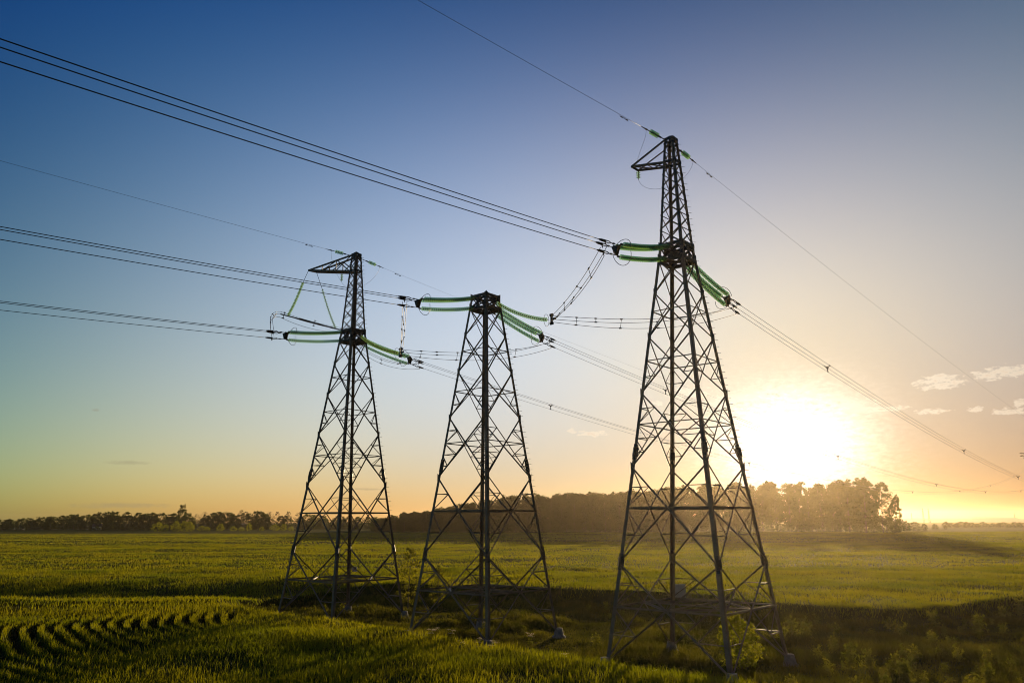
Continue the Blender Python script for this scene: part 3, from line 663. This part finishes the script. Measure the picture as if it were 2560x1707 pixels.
proto('bush', 2, M_BUSH, h=1.9, width=1.5, base=.03, nleaf=900, leaf=.15, nclump=26, trunk=.04)
NAME = {'wood': 'tree', 'open': 'tree', 'far': 'tree', 'bare': 'tree', 'shrub': 'shrub', 'sapling': 'sapling', 'bush': 'bush'}
def plant(kind, i, x, y, h, label, group=None, wid=1.0, rz=None, z=None, cat=None):
    tm, cm_, h0 = PROTO[kind][i % len(PROTO[kind])]; r_ = empty(NAME[kind], (x, y, float(ground_z(x, y)) if z is None else z), random.random()*6.28 if rz is None else rz)
    s = h/h0; r_.scale = (s*wid, s*wid, s); tag(r_, label, cat or NAME[kind], group); link('trunk', tm, r_); link('crown', cm_, r_); return r_
def px2(px, Y): return (px-1280)/1950*Y*.985                       # picture column to metres at depth Y

# the wood behind the pylons: front edge follows the field margin, height as it rises to the right
edge_x = [945, 1000, 1080, 1180, 1250, 1300, 1450, 1600, 1700, 1800, 1900, 1960, 2010, 2032, 2060, 2130, 2175]
edge_t = [1300, 1286, 1277, 1261, 1248, 1243, 1237, 1233, 1224, 1216, 1215, 1208, 1212, 1219, 1209, 1205, 1208]
edge_y = [520, 500, 485, 475, 468, 463, 460, 462, 464, 462, 455, 446, 438, 434, 428, 414, 404]
WL, GL = 'leafy tree in the dense dark wood behind the pylons', 'trees of the wood behind the pylons'
OL, OG = 'tall leafy tree in the sunlit right part of the wood, light showing between the trunks', 'trees of the sunlit end of the wood'
px = 948.
while px < 2172:
    Y = np.interp(px, edge_x, edge_y); opn = px > 1690
    for row in range(2 if opn else 3):
        x_ = px+random.uniform(-9, 9); yy = Y+row*8+random.uniform(-2.5, 2.5); t_ = np.interp(x_, edge_x, edge_t)
        h = (1301-t_)/1950*yy*.985+HC; h *= random.uniform(.92, 1.03) if row else random.uniform(.8, .99)
        plant('open' if opn else 'wood', random.randrange(5), px2(x_, yy), yy, h, OL if opn else WL, OG if opn else GL, random.uniform(.9, 1.15)*max(1.0, min(1.9, 18/h)))
    px += random.uniform(19, 25) if opn else random.uniform(17, 25)
for px in np.arange(955, 2180, 21):                                  # undergrowth along its margin
    Y = np.interp(px, edge_x, edge_y)-4+random.uniform(-2, 2)
    plant('far', random.randrange(4), px2(px+random.uniform(-6, 6), Y), Y, random.uniform(4.5, 9.5), 'low bushy tree in the undergrowth along the edge of the wood', 'undergrowth at the edge of the wood', 1.25)
plant('open', 1, px2(2155, 398), 398, 27.0, 'crooked tall tree second from the right end of the wood', None, 1.1)
plant('open', 3, px2(2196, 392), 392, 24.3, 'tall tree at the right end of the wood, green crown against the bright sky', None, .95)
plant('wood', 2, px2(2226, 385), 385, 17.8, 'smaller ragged tree leaning out past the right end of the wood', None, .75).rotation_euler = (R_(4), R_(11), 1.0)
for px, h in ((2205, 8), (2232, 6.5), (2254, 5.5), (2275, 5), (2298, 4), (2325, 3.2), (2350, 2.6)):
    plant('far', px % 4, px2(px, 400+(px-2200)*.9), 400+(px-2200)*.9, h, 'low scrub bush sloping down from the right end of the wood', 'scrub at the right end of the wood', 1.3)
# far trees on the left
far_x = [0, 100, 180, 240, 285, 320, 380, 420, 480, 600, 700, 760, 850, 960]; far_t = [1295, 1293, 1285, 1282, 1277, 1278, 1280, 1282, 1283, 1276, 1277, 1283, 1290, 1294]
px = -60.
while px < 975:
    for row in range(2):
        yy = random.uniform(640, 670)+row*14; x_ = px+random.uniform(-8, 8); h = (1301-np.interp(x_, far_x, far_t))/1950*yy*.985+HC+.5
        bare = 485 < x_ < 770 and random.random() < .75 and row
        h *= random.uniform(.84, .95) if row else random.uniform(.62, .84)
        if bare: plant('bare', random.randrange(3), px2(x_, yy), yy, h*1.04, 'thin pale tree, nearly bare, in the far wood on the left', 'bare trees of the far left wood')
        else: plant('far', random.randrange(4), px2(x_, yy), yy, h, 'dark round tree in the far wood along the left horizon', 'trees of the far left wood', random.uniform(1.1, 1.5))
    px += random.uniform(17, 25)
plant('far', 0, px2(462, 640), 640, 19., 'lone taller dark tree standing above the far left wood', None, .62)
for px in range(240, 405, 16): plant('far', px % 4, px2(px, 596), 596, random.uniform(2.0, 3.2), 'low dark hedge bush at the far edge of the left field', 'hedge at the far edge of the left field', 1.7)
for px, h, w_ in ((405, 6.2, 1.2), (424, 4.5, .9), (449, 7, 1.0), (472, 6.6, 1.3), (485, 6.4, 1.0), (514, 3.6, 1.3), (528, 3, 1.2), (560, 4.8, 1.2), (592, 3.2, 1.2), (612, 3, 1.2), (630, 5.4, .7), (662, 3, 1.3), (694, 4.2, 1.2), (716, 4.6, 1.1), (735, 3, 1.2)):
    plant('shrub', px % 3, px2(px, 545), 545, h, 'yellow-green sunlit shrub in front of the far left wood', 'sunlit shrubs before the far left wood', w_)
# far right hedge
for i, px in enumerate(range(2352, 2600, 13)):
    yy = 640+random.uniform(-8, 8); plant('far', i % 4, px2(px, yy), yy, HC-(11.5 if px < 2420 else 14)/1950*yy*random.uniform(.7, 1.1)+.2, 'dark bush of the distant hedge below the right-hand hills', 'distant hedge on the right', 1.7)
# plants on the patch under the pylons
plant('sapling', 0, -9.0, 70.5, 5.3, 'slender young tree between the leftmost and middle pylons', None, 1.1)
plant('sapling', 1, -6.6, 72.5, 3.6, 'small thin sapling behind the left leg of the middle pylon', None, 1.0)
plant('bush', 0, 11.9, 43.3, 2.5, 'bright yellow-green sunlit bush under the rightmost pylon', None, .9)
plant('bush', 1, 13.4, 50.4, 2.3, 'small yellow-green bush just behind the rightmost pylon', None, .8)
def weed_proto(seed, h, nl, leaf, umbel):
    r2 = np.random.default_rng(seed); st = MB(); cs = []; fl = []
    for k in range(5):
        a = r2.random()*6.28; q = Vector((math.cos(a)*.16*h, math.sin(a)*.16*h, h*(.7+.35*r2.random()))); st.tube([Vector((0, 0, -.05)), Vector((q.x*.4, q.y*.4, q.z*.5)), q], [.012, .009, .005], 5)
        t = r2.random((nl//5, 1)); cs.append(np.array(q)*t*.95+r2.normal(size=(nl//5, 3))*np.array([.13, .13, .07])*h*(1.1-t*.5))
        if umbel: fl.append(np.array(q)+r2.normal(size=(36, 3))*np.array([.09, .09, .018]))
    V, F = leaf_quads(np.concatenate(cs), np.full(sum(map(len, cs)), leaf), r2); o = [st, V, F]
    if umbel: o += list(leaf_quads(np.concatenate(fl), np.full(180, .055), r2))
    me = bpy.data.meshes.new('stems'); me.from_pydata(st.v, [], st.f); me.update(); me.materials.append(M_WEED)
    return me, mesh_np('leaves', V, F, M_WEED), (mesh_np('flowers', o[3], o[4], M_PETAL) if umbel else None)
WP = [weed_proto(5, 1.1, 160, .16, False), weed_proto(6, .9, 200, .14, False), weed_proto(8, 1.3, 180, .2, False)]; WU = [weed_proto(3, .9, 110, .13, True), weed_proto(4, 1.05, 110, .12, True)]
def weed(P, x, y, s, label, group, cat):
    r_ = empty('weed' if cat == 'weed' else 'wildflower', (x, y, float(ground_z(x, y))-.03), random.random()*6.28); r_.scale = (s, s, s*.9); tag(r_, label, cat, group)
    for nm, me in zip(('stems', 'leaves', 'flowers'), P):
        if me: link(nm, me, r_)
for px, py in ((1085, 1596), (1096, 1590), (1133, 1598), (1140, 1580), (1158, 1592), (1203, 1570), (1206, 1592), (1235, 1578), (1196, 1588), (1322, 1556), (1405, 1600), (1610, 1640)):
    Y = HC*1950/(py-1301+14)*.99; weed(WU[px % 2], px2(px, Y), Y, random.uniform(.7, 1.0), 'pale flowering weed catching the light on the dark patch by the pylon legs', 'pale flowering weeds', 'wildflower')
k = 0
while k < 150:
    x, y = random.uniform(-22, 45), random.uniform(30, 82)
    if island_dist(x, y) > -.8 or abs(x) > .7*y: continue
    rt_ = x > .25*y
    if not rt_ and random.random() < .45: continue
    weed(WP[k % 3], x, y, random.uniform(.5, 1.0)*(1.25 if rt_ else .8), 'tall leafy weed among the rough growth at the lower right' if rt_ else 'leafy weed on the unsown patch round the pylon feet', 'weeds at the lower right' if rt_ else 'weeds round the pylon feet', 'weed'); k += 1
for k in range(14):
    x, y = random.uniform(18, 29), random.uniform(37, 45); weed(WP[k % 3], x, y, random.uniform(.7, 1.05), 'tall leafy weed among the rough growth at the lower right', 'weeds at the lower right', 'weed')

# ------------------------------------------------------------------ hills, far masts, far house, haze
def ridge(name, pts, depth, mat):
    """a long hill: profile (azimuth deg, distance, height), falling to the ground in front and behind"""
    V, F = [], []; n = len(pts)
    for a, d, h in pts:
        for f, hh in ((-1, -1), (-.55, h*.75), (0, h), (1, -1)): r_ = d+f*depth; V.append((math.sin(R_(a))*r_, math.cos(R_(a))*r_, hh))
    for i in range(n-1):
        for k in range(3): b = i*4+k; F.append((b, b+1, b+5, b+4))
    return mesh_np(name, V, F, mat, True)
def hill_mat():
    m, t, out = pmat('distant_hill'); b = N(t, 'ShaderNodeBsdfPrincipled'); b.inputs['Roughness'].default_value = 1; g = N(t, 'ShaderNodeNewGeometry'); n = N(t, 'ShaderNodeTexNoise'); n.inputs['Scale'].default_value = .006; n.inputs['Detail'].default_value = 6
    t.links.new(g.outputs['Position'], n.inputs['Vector']); t.links.new(ramp(t, n.outputs[0], [(.4, (.05, .055, .02)), (.6, (.10, .085, .03))]), b.inputs['Base Color']); t.links.new(b.outputs[0], out.inputs[0]); return m
MH = hill_mat(); pr = np.random.default_rng(3)
pts = []
for a in np.arange(22, 62, .35):
    h = 8.2+.5*math.sin(a*1.3); h -= 4.0*float(sst(a, 30.0, 30.35)*(1-sst(a, 30.4, 30.5)))*0; h += (0 if a < 30 else 2.6)*1.0; h -= (3.6 if 32.5 < a < 33.2 else 0); pts.append((a, 2600, h*1.1+pr.random()*.6))
tag(link('hills', ridge('hills', pts, 700, MH)), kind='structure')
pts = [(a, 900, 1.5+1.2*fbm(np.array(a*.35), np.array(2.), 2)) for a in np.arange(-60, -18, .8)]
tag(link('hills', ridge('hills', [(a, d, float(h)+3.5*float(sst(a, -34, -24))) for a, d, h in pts], 160, MH)), kind='structure')
def mast(px, Y, h, label, w=1.6):
    x = px2(px, Y); r_ = empty('distant_pylon', (x, Y, 0)); tag(r_, label, 'pylon', 'distant pylons on the right horizon'); m = MB(); n = 7
    c = lambda k, z: Vector((math.cos(k*1.5708+.5), math.sin(k*1.5708+.5), 0))*(w*(1-.72*z/h))+Vector((0, 0, z))
    for k in range(4):
        m.bar(c(k, 0), c(k, h), .3)
    m.build('tower_legs', M_STEEL, r_); m = MB()
    for k in range(4):
        for i in range(n): m.bar(c(k, h*i/n), c(k+1, h*(i+1)/n), .14); m.bar(c(k+1, h*i/n), c(k, h*(i+1)/n), .14)
    m.build('bracing', M_STEEL, r_); m = MB(); m.bar((-2.2, 0, h*.72), (2.2, 0, h*.72), .3); m.build('crossarm', M_STEEL, r_)
mast(2299, 1450, 27, 'left one of two slim distant pylons standing close together on the right', 1.8); mast(2313, 1450, 26.5, 'right one of two slim distant pylons standing close together on the right', 1.8)
mast(2270, 2000, 23, 'fainter slim distant pylon left of the close pair on the right horizon'); mast(2525, 2000, 22, 'faint slim distant pylon above the hills near the right edge')
# next tower of the line, just reaching into the picture at the right edge
sB = 385; P3 = [cpt(k, 'B', sB) for k in 'LMR']; ax = (P3[2]-P3[0]); ax.z = 0; ax.normalize(); rt = empty('portal_pylon', (P3[1].x, P3[1].y, 0)); tag(rt, 'tip of a distant portal pylon crossarm with hanging glass strings at the right edge', 'pylon'); o = Vector(rt.location)
zb = P3[0].z+4.8; m = MB(); hw = (P3[2]-P3[0]).length/2
for sy in (-.7, .7):
    for z in (zb, zb+1.4): m.bar(ax*(-hw-3)+Vector((-ax.y*sy, ax.x*sy, z if abs(z-zb) < .1 else z)), ax*(hw+3)+Vector((-ax.y*sy, ax.x*sy, z)), .16)
    for i in range(int(hw)): f0, f1 = -hw-3+i*2*(hw+3)/int(hw), -hw-3+(i+1)*2*(hw+3)/int(hw); m.bar(ax*f0+Vector((-ax.y*sy, ax.x*sy, zb)), ax*f1+Vector((-ax.y*sy, ax.x*sy, zb+1.4)), .08)
m.build('crossarm', M_STEEL, rt)
for sg in (-1, 1):
    m = MB(); c0 = ax*(sg*hw*.5)
    for a_, b_ in ((-.6, -.6), (.6, -.6), (.6, .6), (-.6, .6)): m.bar(c0+ax*a_+Vector((-ax.y*b_, ax.x*b_, 0)), c0+ax*a_+Vector((-ax.y*b_, ax.x*b_, zb)), .15)
    for i in range(16):
        z0, z1 = zb*i/16, zb*(i+1)/16; s_ = 1 if i % 2 else -1
        for b_ in (-.6, .6): m.bar(c0+ax*(.6*s_)+Vector((-ax.y*b_, ax.x*b_, z0)), c0-ax*(.6*s_)+Vector((-ax.y*b_, ax.x*b_, z1)), .07); m.bar(c0+ax*b_+Vector((-ax.y*.6*s_, ax.x*.6*s_, z0)), c0+ax*b_-Vector((-ax.y*.6*s_, ax.x*.6*s_, -z1)), .07)
    m.build('mast', M_STEEL, rt)
for k, p in zip('LMR', P3):
    r_ = empty('suspension_insulator', p); tag(r_, 'slanting pair of small glass strings under the distant portal pylon, %s of three' % {'L': 'left', 'M': 'middle', 'R': 'right'}[k], 'insulator', 'strings of the portal pylon')
    for sg in (-1, 1): string([ax*(sg*1.9-.4)+Vector((0, 0, zb-p.z)), Vector((0, 0, .3))+ax*(.25*sg)], r_, pitch=.24, scale=1.6)
    m = MB(); m.bar(ax*-.45, ax*.45, .2, .5); m.build('yoke_plate', M_DARK, r_)
# a far house among the left trees
def house(px, Y, w, label):
    r_ = empty('house', (px2(px, Y), Y, 0), R_(12)); tag(r_, label, 'house'); m = MB(); m.prism([(-w/2, -3, -.3), (w/2, -3, -.3), (w/2, 3, -.3), (-w/2, 3, -.3)], [(-w/2, -3, 3.4), (w/2, -3, 3.4), (w/2, 3, 3.4), (-w/2, 3, 3.4)]); m.build('wall', M_SIGN, r_)
    m = MB(); m.prism([(-w/2-.4, -3.5, 3.41), (-w/2-.4, 3.5, 3.41), (-w/2-.4, 0, 6)], [(w/2+.4, -3.5, 3.41), (w/2+.4, 3.5, 3.41), (w/2+.4, 0, 6)]); m.build('roof', M_DARK, r_)
    for xx in (-w/4, w/4): m = MB(); m.bar((xx-.5, -3.03, 1.9), (xx+.5, -3.03, 1.9), .05, 1.1); m.build('window', M_DARK, r_)
house(255, 655, 6, 'small pale house half hidden before the far left wood')
# evening haze
HAZE_D, HAZE_G = 0.00008, 0.81
def haze():
    m, t, out = pmat('haze'); v = N(t, 'ShaderNodeVolumePrincipled'); v.inputs['Color'].default_value = (1.0, .80, .54, 1); v.inputs['Density'].default_value = HAZE_D; v.inputs['Anisotropy'].default_value = HAZE_G
    t.links.new(v.outputs[0], out.inputs['Volume']); m.cycles.homogeneous_volume = True if hasattr(m.cycles, 'homogeneous_volume') else True
    b = MB(); x0, x1, y0, y1, z0, z1 = -3300, 3300, -200, 3300, -4.5, 38.5
    b.prism([(x0, y0, z0), (x1, y0, z0), (x1, y1, z0), (x0, y1, z0)], [(x0, y0, z1), (x1, y0, z1), (x1, y1, z1), (x0, y1, z1)]); tag(b.build('haze', m), 'thin warm evening haze lying over the fields', 'haze', kind='stuff')
haze()
